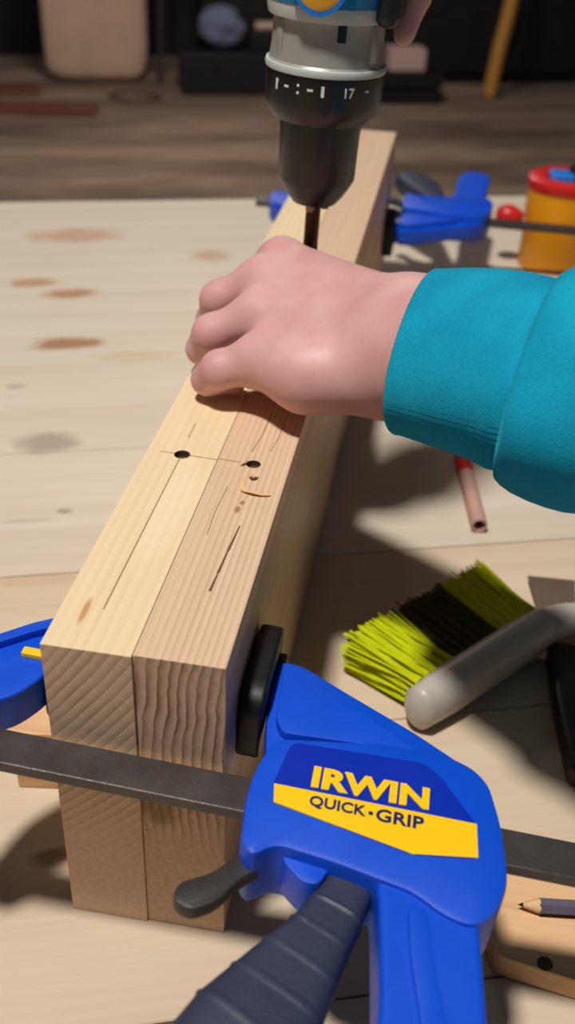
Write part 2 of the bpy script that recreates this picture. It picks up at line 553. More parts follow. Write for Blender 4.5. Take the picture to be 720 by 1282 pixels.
# ------------------------------------------------------------------ workbench
bench = thing('workbench', 'long pale pine workbench of wide boards under the clamped timber', 'workbench', (0, 0, 0), (0, 0, TH))
t = 1.0722
k = 0
while t > -0.6:
    b = obj('board', box_bm(-1.05, 1.35, t - 0.1600 + 0.0004, t - 0.0004, -0.035, 0.0 - 0.0002 * (k % 3), 0.0006, 1), M['bench'] if t > 0.3 else M['bench_warm_light'], bench)
    t -= 0.1602; k += 1
t_end = t + 0.0006
for (s0, s1, tt0, tt1) in [(-1.0, 1.3, 0.98, 1.01), (-1.0, 1.3, t_end + 0.06, t_end + 0.09), (-1.0, -0.97, t_end + 0.09, 0.98), (1.27, 1.3, t_end + 0.09, 0.98)]:
    obj('apron', box_bm(s0, s1, tt0, tt1, -0.135, -0.0355, 0.002), M['bench'], bench)
for s in (-0.97, 1.19):
    for tt in (t_end + 0.09, 0.90):
        obj('leg', box_bm(s, s + 0.08, tt, tt + 0.08, FZ, -0.0355, 0.003), M['bench'], bench)

# ------------------------------------------------------------------ the two clamped timbers
BH, BL, BWD = 0.1637, 0.816, 0.036
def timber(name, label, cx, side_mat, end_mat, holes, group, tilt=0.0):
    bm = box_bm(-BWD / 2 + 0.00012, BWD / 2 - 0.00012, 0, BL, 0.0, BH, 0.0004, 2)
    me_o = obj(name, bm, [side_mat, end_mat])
    # drill the holes for real
    cut = bmesh.new()
    for (hy, hr, dep) in holes:
        prof = [(0, BH - dep - hr * 0.5), (hr, BH - dep), (hr, BH + 0.02), (0, BH + 0.02)]
        lathe_bm(prof, 24, cut, 0.0, hy, cap=False)
    co = obj('hole_cutter', cut, M['hole'])
    md = me_o.modifiers.new('holes', 'BOOLEAN')
    md.operation = 'DIFFERENCE'; md.object = co; md.solver = 'EXACT'
    bpy.context.view_layer.update()
    me = bpy.data.meshes.new_from_object(me_o.evaluated_get(bpy.context.evaluated_depsgraph_get()))
    me_o.modifiers.clear()
    old = me_o.data
    me_o.data = me
    bpy.data.meshes.remove(old)
    bpy.data.objects.remove(co, do_unlink=True)
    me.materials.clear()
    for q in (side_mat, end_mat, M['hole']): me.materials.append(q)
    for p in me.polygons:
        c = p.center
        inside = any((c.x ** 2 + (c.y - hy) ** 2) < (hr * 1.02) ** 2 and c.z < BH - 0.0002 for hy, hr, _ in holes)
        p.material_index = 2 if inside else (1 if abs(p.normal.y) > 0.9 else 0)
    me_o.location = (cx, 0, 0)
    return tag(me_o, label, 'timber', group)
G = 'timbers clamped side by side'
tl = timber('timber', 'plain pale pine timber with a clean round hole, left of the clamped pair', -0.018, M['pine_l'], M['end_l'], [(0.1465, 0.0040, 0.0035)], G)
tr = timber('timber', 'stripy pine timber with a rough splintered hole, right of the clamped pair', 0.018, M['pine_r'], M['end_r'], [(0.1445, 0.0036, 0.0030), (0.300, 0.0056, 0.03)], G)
tr.location.y = 0.0010

def mark(name, parent, pts, w, mat, z=BH, h=0.00012):
    """a thin drawn line on the upper face (local x, y)"""
    bm = bmesh.new()
    for (a, b) in zip(pts[:-1], pts[1:]):
        a = Vector(a[:2]); b = Vector(b[:2]); d = (b - a).normalized(); nrm = Vector((-d.y, d.x))
        wa = w if not isinstance(w, tuple) else w[0]; wb = w if not isinstance(w, tuple) else w[1]
        q = [a + nrm * wa / 2, a - nrm * wa / 2, b - nrm * wb / 2, b + nrm * wb / 2]
        prism_bm([(p.x, p.y) for p in q], z - 0.0003, z + h, 0, 1, bm)
    return obj(name, bm, mat, parent)
mark('pencil_line', tl, [(-0.0115, 0.1470), (-0.004, 0.1468)], 0.0004, M['pencil_line'])
mark('pencil_line', tl, [(0.004, 0.1464), (0.0178, 0.1455)], 0.0005, M['pencil_line'])
mark('pencil_line', tl, [(-0.0002, 0.1420), (-0.0005, 0.085), (-0.0007, 0.0245)], 0.0005, M['pencil_line'])
mark('pencil_line', tl, [(-0.001, 0.163), (-0.001, 0.178)], 0.0004, M['pencil_line'])
mark('pencil_line', tr, [(-0.0178, 0.1455), (-0.0062, 0.1448)], 0.0005, M['pencil_line'])
mark('crack', tr, [(0.0016, 0.0435), (0.0022, 0.056), (0.0030, 0.072), (0.0042, 0.0916)], (0.0012, 0.0006), M['crack'])
mark('crack', tr, [(-0.0085, 0.082), (-0.009, 0.100), (-0.008, 0.122)], 0.0004, M['pencil_line'])
mark('crack', tr, [(0.006, 0.158), (0.0075, 0.172), (0.0075, 0.190)], 0.0004, M['pencil_line'])
mark('crack', tr, [(-0.003, 0.156), (-0.001, 0.175), (0.000, 0.200)], 0.0005, M['pencil_line'])

def shaving(label, pts, w, th=0.0003):
    bm = bmesh.new()
    P = spline(pts, 5)
    prev = None
    for i, p in enumerate(P):
        d = (P[min(i + 1, len(P) - 1)] - P[max(i - 1, 0)]).normalized()
        u = Vector((0, 0, 1)); s = d.cross(u).normalized()
        f = w * (0.35 + 0.65 * math.sin(math.pi * (0.15 + 0.7 * i / (len(P) - 1))))
        cur = [bm.verts.new(p + s * f / 2), bm.verts.new(p + s * f / 2 + u * th), bm.verts.new(p - s * f / 2 + u * th), bm.verts.new(p - s * f / 2)]
        if prev:
            for a in range(4):
                b = (a + 1) % 4
                bm.faces.new([prev[a], prev[b], cur[b], cur[a]])
        else:
            bm.faces.new(cur)
        prev = cur
    bm.faces.new(list(reversed(prev)))
    return tag(obj('wood_shaving', bm, M['shaving'], smooth=False), label, 'wood shaving', 'shavings beside the rough hole')
z0 = BH
shaving('longest curled wood shaving lying just below the rough hole', [(0.0165, 0.1235, z0 + 0.0025), (0.0180, 0.1205, z0 + 0.0008), (0.0225, 0.1185, z0 + 0.0016), (0.0275, 0.1185, z0 + 0.0009), (0.0310, 0.1195, z0 + 0.0006)], 0.0022)
shaving('small crumpled shaving between the rough hole and the long curl', [(0.0185, 0.1335, z0 + 0.0012), (0.0200, 0.1310, z0 + 0.0028), (0.0215, 0.1330, z0 + 0.0010), (0.0205, 0.1360, z0 + 0.0024)], 0.0022)
shaving('splinter standing on the left rim of the rough hole', [(0.0120, 0.1425, z0 + 0.0003), (0.0136, 0.1440, z0 + 0.0022), (0.0150, 0.1460, z0 + 0.0010)], 0.0018)

# ------------------------------------------------------------------ bar clamps
def make_clamp():
    """local frame: X along the bar, Y towards the jaws, Z out of the labelled side, origin mid bar; millimetres scaled"""
    S = 0.001
    def sc(p): return [(x * S, y * S) for x, y in p]
    r = thing('bar_clamp', 'x', 'clamp')
    # steel bar
    obj('bar', box_bm(-0.110, 0.330, -0.0085, 0.0085, -0.0026, 0.0026, 0.0007, 2), M['steel'], r)
    # head: thick rounded shell
    head = [(54, 21), (49, 6), (48, -10), (50, -30), (55, -36), (63, -29), (84, -31.5), (112, -37), (124, -44), (134, -46), (142, -38), (146, -24), (143.5, 0), (139, 18), (133, 25), (122, 29.5), (96, 29)]
    hp = round_poly(sc(head), [0.006, 0.006, 0.004, 0.005, 0.004, 0.004, 0.004, 0.004, 0.006, 0.006, 0.006, 0.006, 0.006, 0.007, 0.007, 0.006, 0.004])
    hd = obj('head', prism_bm(hp, -0.0145, 0.0145, 0.0030, 2, min_angle=50), M['blue'], r, True, angle=20)
    # label
    lab = [(60.5, 19.5), (57.2, -1), (58.6, -11), (111, -22), (134.7, -18), (133.9, -3), (119, 17.5), (112, 22)]
    lb = obj('label_panel', prism_bm(round_poly(sc(lab), [0.004, 0.001, 0.002, 0.004, 0.002, 0.003, 0.003, 0.004]), 0.0142, 0.0149, 0.0), M['blue_dark'], hd)
    yb = [(57.3, -3.2), (58.6, -11.4), (111, -22), (134.7, -18), (133.8, -3.2), (96, -3.2)]
    yb = [(57.4, -2.6), (58.7, -11.2), (111, -21.8), (134.6, -17.8), (133.9, -2.8)]
    obj('yellow_band', prism_bm(sc(yb), 0.0146, 0.01505), M['yellow'], hd)
    def put(bm, x, y, z, name, mat):
        for v in bm.verts: v.co += Vector((x * S, y * S, z))
        return obj(name, bm, mat, hd)
    put(text_bm('IRWIN', 0.0448, 0.0105, 0.045, 0.00025), 71.0, -1.0, 0.01505, 'lettering', M['yellow'])
    put(text_bm('QUICK', 0.0212, 0.0058, 0.022, 0.0002), 71.6, -10.6, 0.0152, 'lettering', M['navy'])
    put(text_bm('GRIP', 0.0178, 0.0058, 0.022, 0.0002), 96.6, -10.6, 0.0152, 'lettering', M['navy'])
    obj('lettering_dot', box_bm(0.0938, 0.0955, -0.0085, -0.0068, 0.0149, 0.0154, 0.0003, 1), M['navy'], hd)
    # raised rim seam round the panel
    # moving jaw
    jaw = [(47, 73), (57.5, 72.5), (77, 62), (109, 45.5), (128, 34), (139, 20), (130, 10), (60, 8), (51, 18), (48.5, 32), (47, 45)]
    jw = obj('moving_jaw', prism_bm(round_poly(sc(jaw), 0.004), -0.0068, 0.0068, 0.0016, 2, min_angle=50), M['blue'], r, True, angle=38)
    web = [(50, 64), (63, 65), (97, 41.5), (112, 31), (56, 27), (52, 34)]
    obj('web_plate', prism_bm(round_poly(sc(web), 0.003), 0.0060, 0.0112, 0.0010, 2, min_angle=50), M['blue'], jw, True, angle=38)
    obj('web_plate', prism_bm(round_poly(sc(web), 0.003), -0.0112, -0.0060, 0.0010, 2, min_angle=50), M['blue'], jw, True, angle=38)
    # jaw pads: rounded slabs standing across the jaw
    def pad(x0, x1, parent, yc=0.060):
        bm = prism_bm(round_poly([(yc - 0.027, -0.020), (yc + 0.027, -0.020), (yc + 0.027, 0.020), (yc - 0.027, 0.020)], 0.013, 6), x0, x1, 0.002, 3, min_angle=50)
        for v in bm.verts: v.co = Vector((v.co.z, v.co.x, v.co.y))
        return obj('jaw_pad', bm, M['pad'], parent, True, angle=45)
    p = pad(0.0362, 0.0465, r)
    bm = prism_bm(round_poly([(0.047, -0.0035), (0.082, -0.0035), (0.082, 0.0045), (0.047, 0.0045)], 0.003, 4), 0.0464, 0.0500, 0.001, 2)
    for v in bm.verts: v.co = Vector((v.co.z, v.co.x, v.co.y + 0.014 - 0.014))
    obj('pad_clip', bm, M['black'], p, True, angle=45)
    # fixed jaw at the bar end
    fj = [(-46, 73), (-60, 63), (-76, 49), (-88, 33), (-94, 14), (-95, -14), (-74, -14), (-70, 4), (-62, 14), (-53, 22), (-46, 36)]
    fo = obj('fixed_jaw', prism_bm(round_poly(sc(fj), 0.006), -0.0095, 0.0095, 0.0018, 3, min_angle=50), M['blue'], r, True, angle=38)
    rib = [(-48, 70), (-61, 60.5), (-75, 47), (-86, 32), (-82, 30), (-72, 43), (-59, 55), (-48, 63)]
    obj('rib', prism_bm(round_poly(sc(rib), 0.002), 0.0090, 0.0135, 0.0010, 2), M['blue'], fo, True, angle=38)
    obj('rib', prism_bm(round_poly(sc(rib), 0.002), -0.0135, -0.0090, 0.0010, 2), M['blue'], fo, True, angle=38)
    obj('yellow_peg', box_bm(-0.0600, -0.0460, 0.0425, 0.0470, 0.0090, 0.0120, 0.0008, 2), M['yellow'], fo)
    pad(-0.0465, -0.0362, r)
    # release lever
    lv = [(64, -18), (66, -26), (53, -38), (46, -50), (38, -55), (31, -52), (31.5, -45), (42, -38.5), (50, -28), (57, -17)]
    obj('release_lever', prism_bm(round_poly(sc(lv), 0.004), -0.0025, 0.0045, 0.0014, 2, min_angle=50), M['lever'], r, True, angle=38)
    obj('lever_bracket', prism_bm(round_poly(sc([(64, -22), (84, -28), (80, -38), (74, -38), (66, -31)]), 0.003), -0.009, 0.009, 0.0015, 2, min_angle=50), M['blue'], r, True, angle=38)
    # rubber trigger handle with shallow grip ribs
    path = [(93, -22, 0), (89, -38, 0), (83, -54, 0), (75, -72, 0), (66, -92, 0), (55, -114, 0), (46, -132, 0), (43, -140, 0)]
    wid = [8.5, 9.5, 11.5, 16.0, 20.5, 20.0, 15, 8]
    hgt = [6.5, 7.5, 8.5, 10.0, 11.5, 11.5, 9.5, 5]
    pp = spline([(a * S, b * S, 0) for a, b, _ in path], 18)
    n = len(pp)
    rad = []
    for i in range(n):
        q = i / (n - 1) * (len(path) - 1)
        w = interp(range(8), wid, q); h = interp(range(8), hgt, q)
        if i % 12 == 0 and 14 < i < n - 14: w += 0.5; h += 0.6
        rad.append((w * S, h * S))
    tg = obj('trigger_handle', tube_bm(pp, rad, 32, square=0.55), M['rubber'], r, True, angle=60)
    # fixed blue handle
    hn = [(98, -27), (101, -40), (105, -78), (104, -104), (108, -132), (116, -146), (134, -146), (142, -134), (141, -104), (138.5, -70), (136, -40), (134, -30)]
    hb = obj('handle', prism_bm(round_poly(sc(hn), 0.006), -0.0125, 0.0125, 0.0065, 5, min_angle=50), M['blue'], r, True, angle=60)
    gr = [(111, -42), (113, -60), (118, -84), (118, -128), (126, -128), (127, -84), (121, -60), (118, -42)]
    obj('grip_ridge', prism_bm(round_poly(sc(gr), 0.003), 0.0110, 0.0140, 0.0012, 2), M['blue'], hb, True, angle=50)
    return r
near = make_clamp()
near['label'] = 'blue bar clamp with yellow lettered label on the near end of the timber'
near['group'] = 'bar clamps gripping the timber'
near.location = (0, -0.0125, 0.113)
near.rotation_euler = (0, math.radians(3.4), 0)
far = copy_tree(near)
far['label'] = 'blue bar clamp on the far end of the timber, behind the hand'
far.location = (0, 0.8290, 0.076)
far.rotation_euler = (math.pi, 0, 0)

# ------------------------------------------------------------------ power drill, standing point down in the right timber
DX, DY = 0.018, 0.300
drill = thing('power_drill', 'cordless drill with black chuck, grey gear case and teal blue body, pointing straight down', 'drill', (DX - 0.0050, DY, 0), (0, math.radians(1.85), 0))
# twist bit
bm = bmesh.new()
zb, zt_ = 0.1345, 0.250
tw = 64; N = 16
prev = None
for i in range(tw + 1):
    z = zb + (zt_ - zb) * i / tw
    flute = z < 0.222
    ring = []
    for kx in range(N):
        a = 2 * math.pi * kx / N
        rr = 0.0042
        if flute:
            ph = a - z * 210
            rr = 0.0044 - 0.0017 * max(0, math.cos(2 * ph)) ** 2
        if i < 4: rr *= (0.1 + 0.9 * i / 4)
        ring.append(bm.verts.new((rr * math.cos(a), rr * math.sin(a), z)))
    if prev:
        for kx in range(N):
            j = (kx + 1) % N
            bm.faces.new([prev[kx], prev[j], ring[j], ring[kx]])
    else:
        bm.faces.new(list(reversed(ring)))
    prev = ring
bm.faces.new(prev)
obj('drill_bit', bm, M['bit'], drill, True, angle=50)
ck = obj('chuck', lathe_bm([(0.0055, 0.2475), (0.0125, 0.2470), (0.0165, 0.2520), (0.0205, 0.2590), (0.0214, 0.2610), (0.0218, 0.2850), (0.0226, 0.2930), (0.0226, 0.3020), (0.0, 0.3020)], 40), M['chuck'], drill, True, angle=28)
for kx in range(3):
    a = math.radians(20 + 120 * kx)
    bmj = box_bm(0.0040, 0.0085, -0.0022, 0.0022, 0.2425, 0.2500, 0.0007, 1)
    bmesh.ops.rotate(bmj, verts=bmj.verts, cent=(0, 0, 0), matrix=Matrix.Rotation(a, 3, 'Z'))
    obj('chuck_jaw', bmj, M['jawsteel'], ck)
tq = obj('torque_collar', lathe_bm([(0.0215, 0.2935), (0.0265, 0.2930), (0.0285, 0.2955), (0.0306, 0.2990), (0.0312, 0.3030), (0.0312, 0.3170), (0.0305, 0.3180), (0.0, 0.3180)], 56), M['chuck'], drill, True, angle=30)
def wrap(body, ang, z, w, h, rad=0.0313):
    b = text_bm(body, w, h, 0.008, 0.00015)
    for v in b.verts:
        a = math.radians(ang) + (v.co.x - w / 2) / rad
        rr = rad + v.co.z
        v.co = Vector((rr * math.cos(a), rr * math.sin(a), z + v.co.y))
    return obj('scale_mark', b, M['white_ink'], tq)
for body, ang, w, h in [('1', -134, 0.0014, 0.0052), ('-', -121, 0.0026, 0.0011), (':', -108, 0.0014, 0.0050), ('-', -96, 0.0030, 0.0011), ('1', -84, 0.0016, 0.0052), ('17', -58, 0.0052, 0.0048), ('-', -38, 0.0024, 0.0011)]:
    wrap(body, ang, 0.3090 + (0.0022 if body == '-' else 0), w, h)
gc = obj('gear_case', lathe_bm([(0.0300, 0.3178), (0.0310, 0.3185), (0.0312, 0.3210), (0.0300, 0.3225), (0.0292, 0.3290), (0.0290, 0.3460), (0.0296, 0.3490), (0.0, 0.3490)], 48), M['case'], drill, True, angle=28)
obj('case_ring', lathe_bm([(0.0300, 0.3174), (0.0318, 0.3178), (0.0322, 0.3196), (0.0316, 0.3212), (0.0300, 0.3216)], 48, cap=False), M['case_rim'], gc, True, angle=40)
nt = box_bm(0.0285, 0.0302, -0.0022, 0.0022, 0.3345, 0.3500, 0.0006, 1)
bmesh.ops.rotate(nt, verts=nt.verts, cent=(0, 0, 0), matrix=Matrix.Rotation(math.radians(-70), 3, 'Z'))
obj('case_notch', nt, M['chuck'], gc)
for ang in (-140, -30):
    bmj = prism_bm(round_poly([(-0.0030, 0.3235), (0.0030, 0.3235), (0.0026, 0.3420), (-0.0026, 0.3420)], 0.001), 0.0282, 0.0297, 0.0006, 2)
    for v in bmj.verts: v.co = Vector((v.co.z, v.co.x, v.co.y))
    bmesh.ops.rotate(bmj, verts=bmj.verts, cent=(0, 0, 0), matrix=Matrix.Rotation(math.radians(ang), 3, 'Z'))
    obj('case_rib', bmj, M['case'], gc, True, angle=40)
def rbox(name, x0, x1, y0, y1, z0, z1, bev, mat, parent, seg=4):
    return obj(name, box_bm(x0, x1, y0, y1, z0, z1, bev, seg), mat, parent, True, angle=45)
obj('body_rim', lathe_bm([(0.0290, 0.3425), (0.0318, 0.3430), (0.0326, 0.3460), (0.0326, 0.3500), (0.0, 0.3500)], 48), M['case_rim'], drill, True, angle=35)
mh = obj('motor_housing', lathe_bm([(0.0318, 0.3490), (0.0330, 0.3500), (0.0336, 0.3540), (0.0338, 0.4300), (0.0325, 0.4480), (0.0270, 0.4620), (0.0, 0.4650)], 48), M['teal'], drill, True, angle=35)
bmj = lathe_bm([(0.0, 0.0), (0.0130, 0.0), (0.0130, 0.0012), (0.0115, 0.0018), (0.0, 0.0018)], 32)
for v in bmj.verts: v.co = Vector((v.co.x * 1.0 - 0.002, -0.0330 - v.co.z, 0.3650 + v.co.y * 1.25))
bd = obj('badge', bmj, M['orange'], mh, True, angle=40)
tag(bd, 'round orange yellow badge')
bmj = lathe_bm([(0.0130, 0.0), (0.0150, 0.0), (0.0150, 0.0012), (0.0130, 0.0012), (0.0130, 0.0)], 32, cap=False)
for v in bmj.verts: v.co = Vector((v.co.x * 1.0 - 0.002, -0.0330 - v.co.z, 0.3650 + v.co.y * 1.25))
obj('badge_ring', bmj, M['lightblue'], mh, True, angle=40)
obj('side_panel', box_bm(0.0250, 0.0370, -0.0240, 0.0240, 0.3420, 0.4400, 0.006, 4), M['black'], drill, True, angle=45)
GT = Matrix.Rotation(math.radians(40), 4, 'Z')
gp = obj('grip', tube_bm([(0.026, 0, 0.400), (0.045, 0, 0.399), (0.075, 0, 0.400), (0.110, 0, 0.404), (0.140, 0, 0.408)], [(0.021, 0.026), (0.018, 0.022), (0.0165, 0.0195), (0.017, 0.0195), (0.020, 0.024)], 24), M['black'], drill, True, angle=50)
tgr = obj('trigger', box_bm(0.044, 0.068, -0.008, 0.008, 0.3700, 0.3850, 0.004, 3), M['chuck'], drill, True, angle=45)
bt = obj('battery', box_bm(0.140, 0.192, -0.036, 0.036, 0.360, 0.455, 0.007, 4), M['black'], drill, True, angle=45)
obj('battery_cap', box_bm(0.130, 0.1405, -0.034, 0.034, 0.364, 0.450, 0.005, 3), M['teal'], bt, True, angle=45)
for o_ in (gp, tgr, bt): o_.matrix_local = GT

# ------------------------------------------------------------------ the person: two hands and sleeves
person = thing('person', 'person in a teal sweatshirt steadying the timber and holding the drill', 'person', (0.3, 0.3, 0.2))
def in_person(o):
    o.parent = person
    o.matrix_parent_inverse = Matrix.Translation((-0.3, -0.3, -0.2))
    return o
def chain(pts, rs):
    return [(pts[i], pts[i + 1], rs[i], rs[i + 1]) for i in range(len(pts) - 1)]

# left hand (nearer one), palm down, fingers curled on the timber
WR = (0.0832, 0.1958, 0.2132)
FA = (0.1413, 0.1284, 0.2334)
MC = {'index': (0.0070, 0.2800, 0.2170), 'middle': (0.0010, 0.2580, 0.2130), 'ring': (0.0030, 0.2330, 0.2030), 'pinky': (0.0130, 0.2030, 0.1930)}
palm = [((0.0861, 0.2165, 0.2156), MC['index'], 0.0170, 0.0125), ((0.0832, 0.2057, 0.2137), MC['middle'], 0.0185, 0.0130),
        ((0.0822, 0.1959, 0.2097), MC['ring'], 0.0190, 0.0125), ((0.0822, 0.1841, 0.2028), MC['pinky'], 0.0190, 0.0120),
        ((0.0740, 0.1850, 0.1970), (0.0360, 0.1880, 0.1930), 0.0180, 0.0160), ((0.0360, 0.1880, 0.1930), (0.0120, 0.2010, 0.1920), 0.0160, 0.0115),
        ((0.0700, 0.2380, 0.2050), (0.0340, 0.2620, 0.2020), 0.0170, 0.0140),
        (WR, FA, 0.0270, 0.0300), ((0.0852, 0.2175, 0.2166), (0.1413, 0.14, 0.2392), 0.0210, 0.0260), ((0.0842, 0.1841, 0.2068), (0.1389, 0.1187, 0.2277), 0.0210, 0.0260)]
fingers = [
    chain([MC['index'], (-0.0130, 0.2900, 0.1990), (-0.0230, 0.2930, 0.1840), (-0.0170, 0.2890, 0.1735)], [0.0115, 0.0098, 0.0085, 0.0070]),
    chain([MC['middle'], (-0.0245, 0.2580, 0.1995), (-0.0300, 0.2660, 0.1830), (-0.0200, 0.2680, 0.1735)], [0.0118, 0.0100, 0.0088, 0.0072]),
    chain([MC['ring'], (-0.0225, 0.2310, 0.1905), (-0.0290, 0.2360, 0.1785), (-0.0160, 0.2410, 0.1735)], [0.0116, 0.0102, 0.0084, 0.0070]),
    chain([MC['pinky'], (-0.0110, 0.2000, 0.1850), (-0.0190, 0.2050, 0.1760), (-0.0060, 0.2130, 0.1720)], [0.0112, 0.0098, 0.0078, 0.0065]),
    chain([(0.0600, 0.2420, 0.1960), (0.0320, 0.2600, 0.1860), (0.0080, 0.2620, 0.1790), (-0.0080, 0.2540, 0.1755)], [0.0140, 0.0115, 0.0100, 0.0075])]
lh = in_person(flesh('left_hand', palm, fingers, M['skin'], None))

def sleeve(name, path, ra, rb, up, cuff_len, seed, length_n=70, n=168, skew=0.0, skew2=0.0):
    P = [Vector(p) for p in path]
    pts = spline(path, 24)
    # resample by arc length
    L = [0.0]
    for a, b in zip(pts[:-1], pts[1:]): L.append(L[-1] + (b - a).length)
    tot = L[-1]
    def at(s):
        s = max(0, min(tot, s)); i = 0
        while i < len(L) - 2 and L[i + 1] < s: i += 1
        f = (s - L[i]) / max(1e-9, L[i + 1] - L[i])
        return pts[i].lerp(pts[i + 1], f), (pts[i + 1] - pts[i]).normalized()
    prof = [(0.022, -0.0045), (0.010, -0.0032), (0.002, -0.0022), (0.0, -0.0008), (0.0008, 0.0), (0.0025, 0.0006), (0.005, 0.0003)]
    s = 0.008
    while s < cuff_len - 0.002: prof.append((s, 0.0010 * math.sin(s / cuff_len * math.pi))); s += 0.003
    prof += [(cuff_len, -0.0012), (cuff_len + 0.0002, 0.0004), (cuff_len - 0.0004, 0.0024), (cuff_len + 0.0020, 0.0042), (cuff_len + 0.006, 0.0052)]
    s = cuff_len + 0.011
    while s < tot: prof.append((s, 0.0056)); s += 0.006
    r1 = random.Random(seed)
    ph = [r1.uniform(0, 6.28) for _ in range(8)]
    bm = bmesh.new(); prev = None
    for j, (s, off) in enumerate(prof):
        c, d = at(s)
        u = (Vector(up) - d * Vector(up).dot(d)).normalized(); v = d.cross(u).normalized()
        fr = s / tot
        A = ra[0] + (ra[1] - ra[0]) * fr; B = rb[0] + (rb[1] - rb[0]) * fr
        ring = []
        for kx in range(n):
            a = 2 * math.pi * kx / n
            w = 0.0
            if s > cuff_len:
                g = min(1, (s - cuff_len) / 0.03)
                w = g * (0.0022 * math.sin(s * 95 + 2 * a + ph[0]) + 0.0018 * math.sin(s * 60 - 3 * a + ph[1])) + 0.0010 * math.sin(5 * a + ph[2])
            else:
                w = 0.0011 * math.sin(3 * a + ph[3] + s * 40) + (0.00022 if kx % 2 else -0.00022)
            rr_a = A + off + w; rr_b = B + off + w
            ring.append(bm.verts.new(c + d * (skew * rr_a * math.cos(a) + skew2 * rr_b * math.sin(a)) + u * rr_a * math.cos(a) + v * rr_b * math.sin(a)))
        if prev:
            for kx in range(n):
                jx = (kx + 1) % n
                bm.faces.new([prev[kx], prev[jx], ring[jx], ring[kx]])
        prev = ring
    bm.faces.new(prev)
    return in_person(obj(name, bm, M['cloth'], None, smooth=True))
sleeve('left_sleeve', [(0.0898, 0.1774, 0.2170), (0.1251, 0.1438, 0.2301), (0.1606, 0.1139, 0.2397), (0.2455, 0.0628, 0.2716), (0.385, 0.04, 0.325)], (0.0325, 0.051), (0.0425, 0.057), (0.05, -0.60, 0.80), 0.070, 3, skew=0.45, skew2=0.37)

# right hand on the drill grip, index finger stretched down along the gear case
gx = 0.018
def turn(p):
    q = GT @ Vector((p[0] - gx, p[1] - 0.300, p[2]))
    return (q.x + gx, q.y + 0.300, q.z)
mcz, mcy = 0.405, 0.331
palm = [((gx + 0.058, 0.331, 0.405), (gx + 0.118, 0.333, 0.415), 0.0125, 0.0125), ((gx + 0.062, 0.330, 0.425), (gx + 0.120, 0.330, 0.432), 0.0125, 0.0135),
        ((gx + 0.070, 0.322, 0.440), (gx + 0.125, 0.318, 0.446), 0.0130, 0.0150), ((gx + 0.120, 0.330, 0.425), (gx + 0.165, 0.340, 0.474), 0.0150, 0.0230),
        ((gx + 0.118, 0.318, 0.442), (gx + 0.165, 0.330, 0.484), 0.0150, 0.0220), ((gx + 0.165, 0.336, 0.480), (gx + 0.215, 0.350, 0.520), 0.0260, 0.0290)]
fingers = [chain([(gx + 0.056, 0.330, 0.402), (gx + 0.052, 0.322, 0.366), (gx + 0.046, 0.313, 0.345), (gx + 0.0415, 0.306, 0.335)], [0.0110, 0.0088, 0.0076, 0.0060])]
for xo in (0.078, 0.098, 0.117):
    e = 0.001 if xo < 0.11 else 0.0
    fingers.append(chain([(gx + xo - 0.002, 0.329, 0.400), (gx + xo, 0.317, 0.373), (gx + xo, 0.292, 0.371), (gx + xo, 0.276, 0.386)], [0.0112 + e, 0.0095 + e, 0.0086 + e, 0.0070 + e]))
fingers.append(chain([(gx + 0.085, 0.318, 0.442), (gx + 0.066, 0.300, 0.436), (gx + 0.058, 0.280, 0.424), (gx + 0.054, 0.272, 0.408)], [0.0145, 0.0115, 0.0098, 0.0078]))
palm = [(turn(a), turn(b), ra, rb) for a, b, ra, rb in palm]
fingers = [[(turn(a), turn(b), ra, rb) for a, b, ra, rb in f] for f in fingers]
fingers[0] = chain([turn((gx + 0.056, 0.330, 0.402)), (0.0650, 0.332, 0.372), (0.0660, 0.322, 0.352), (0.0620, 0.314, 0.334)], [0.0110, 0.0088, 0.0076, 0.0060])
rh = in_person(flesh('right_hand', palm, fingers, M['skin'], None, vox=0.0016))
sleeve('right_sleeve', [turn(q) for q in [(0.1950, 0.3400, 0.4900), (0.2500, 0.3550, 0.5350), (0.3300, 0.3500, 0.5900), (0.4600, 0.3000, 0.6600)]], (0.034, 0.052), (0.040, 0.056), (0, -0.6, 0.8), 0.06, 5, n=96)

def nail(tip, nrm, fwd, w=0.0052, l=0.0062):
    nrm = Vector(nrm).normalized(); f = Vector(fwd); f = (f - nrm * f.dot(nrm)).normalized(); s = nrm.cross(f)
    bm = bmesh.new()
    rows = []
    for i in range(6):
        row = []
        for j in range(6):
            a = (i / 5 - 0.5) * 2; b = (j / 5 - 0.5) * 2
            kx = math.sqrt(1 - 0.35 * b * b)
            row.append(bm.verts.new(Vector(tip) + s * a * w * kx + f * b * l + nrm * (-0.0022 * a * a - 0.0006 * b * b)))
        rows.append(row)
    for i in range(5):
        for j in range(5):
            bm.faces.new([rows[i][j], rows[i + 1][j], rows[i + 1][j + 1], rows[i][j + 1]])
    g = bmesh.ops.extrude_face_region(bm, geom=list(bm.faces))
    for v in g['geom']:
        if isinstance(v, bmesh.types.BMVert): v.co -= nrm * 0.0008
    o = obj('fingernail', bm, M['nail'], None, smooth=True)
    o.parent = lh
    return o
nail((-0.0325, 0.2390, 0.1770), (-1, 0.25, -0.1), (0.5, 0.1, -1))
nail((-0.0320, 0.2690, 0.1780), (-1, 0.2, -0.2), (0.5, 0.1, -1))
nail((-0.0255, 0.2930, 0.1790), (-1, 0.2, -0.2), (0.5, 0.1, -1))

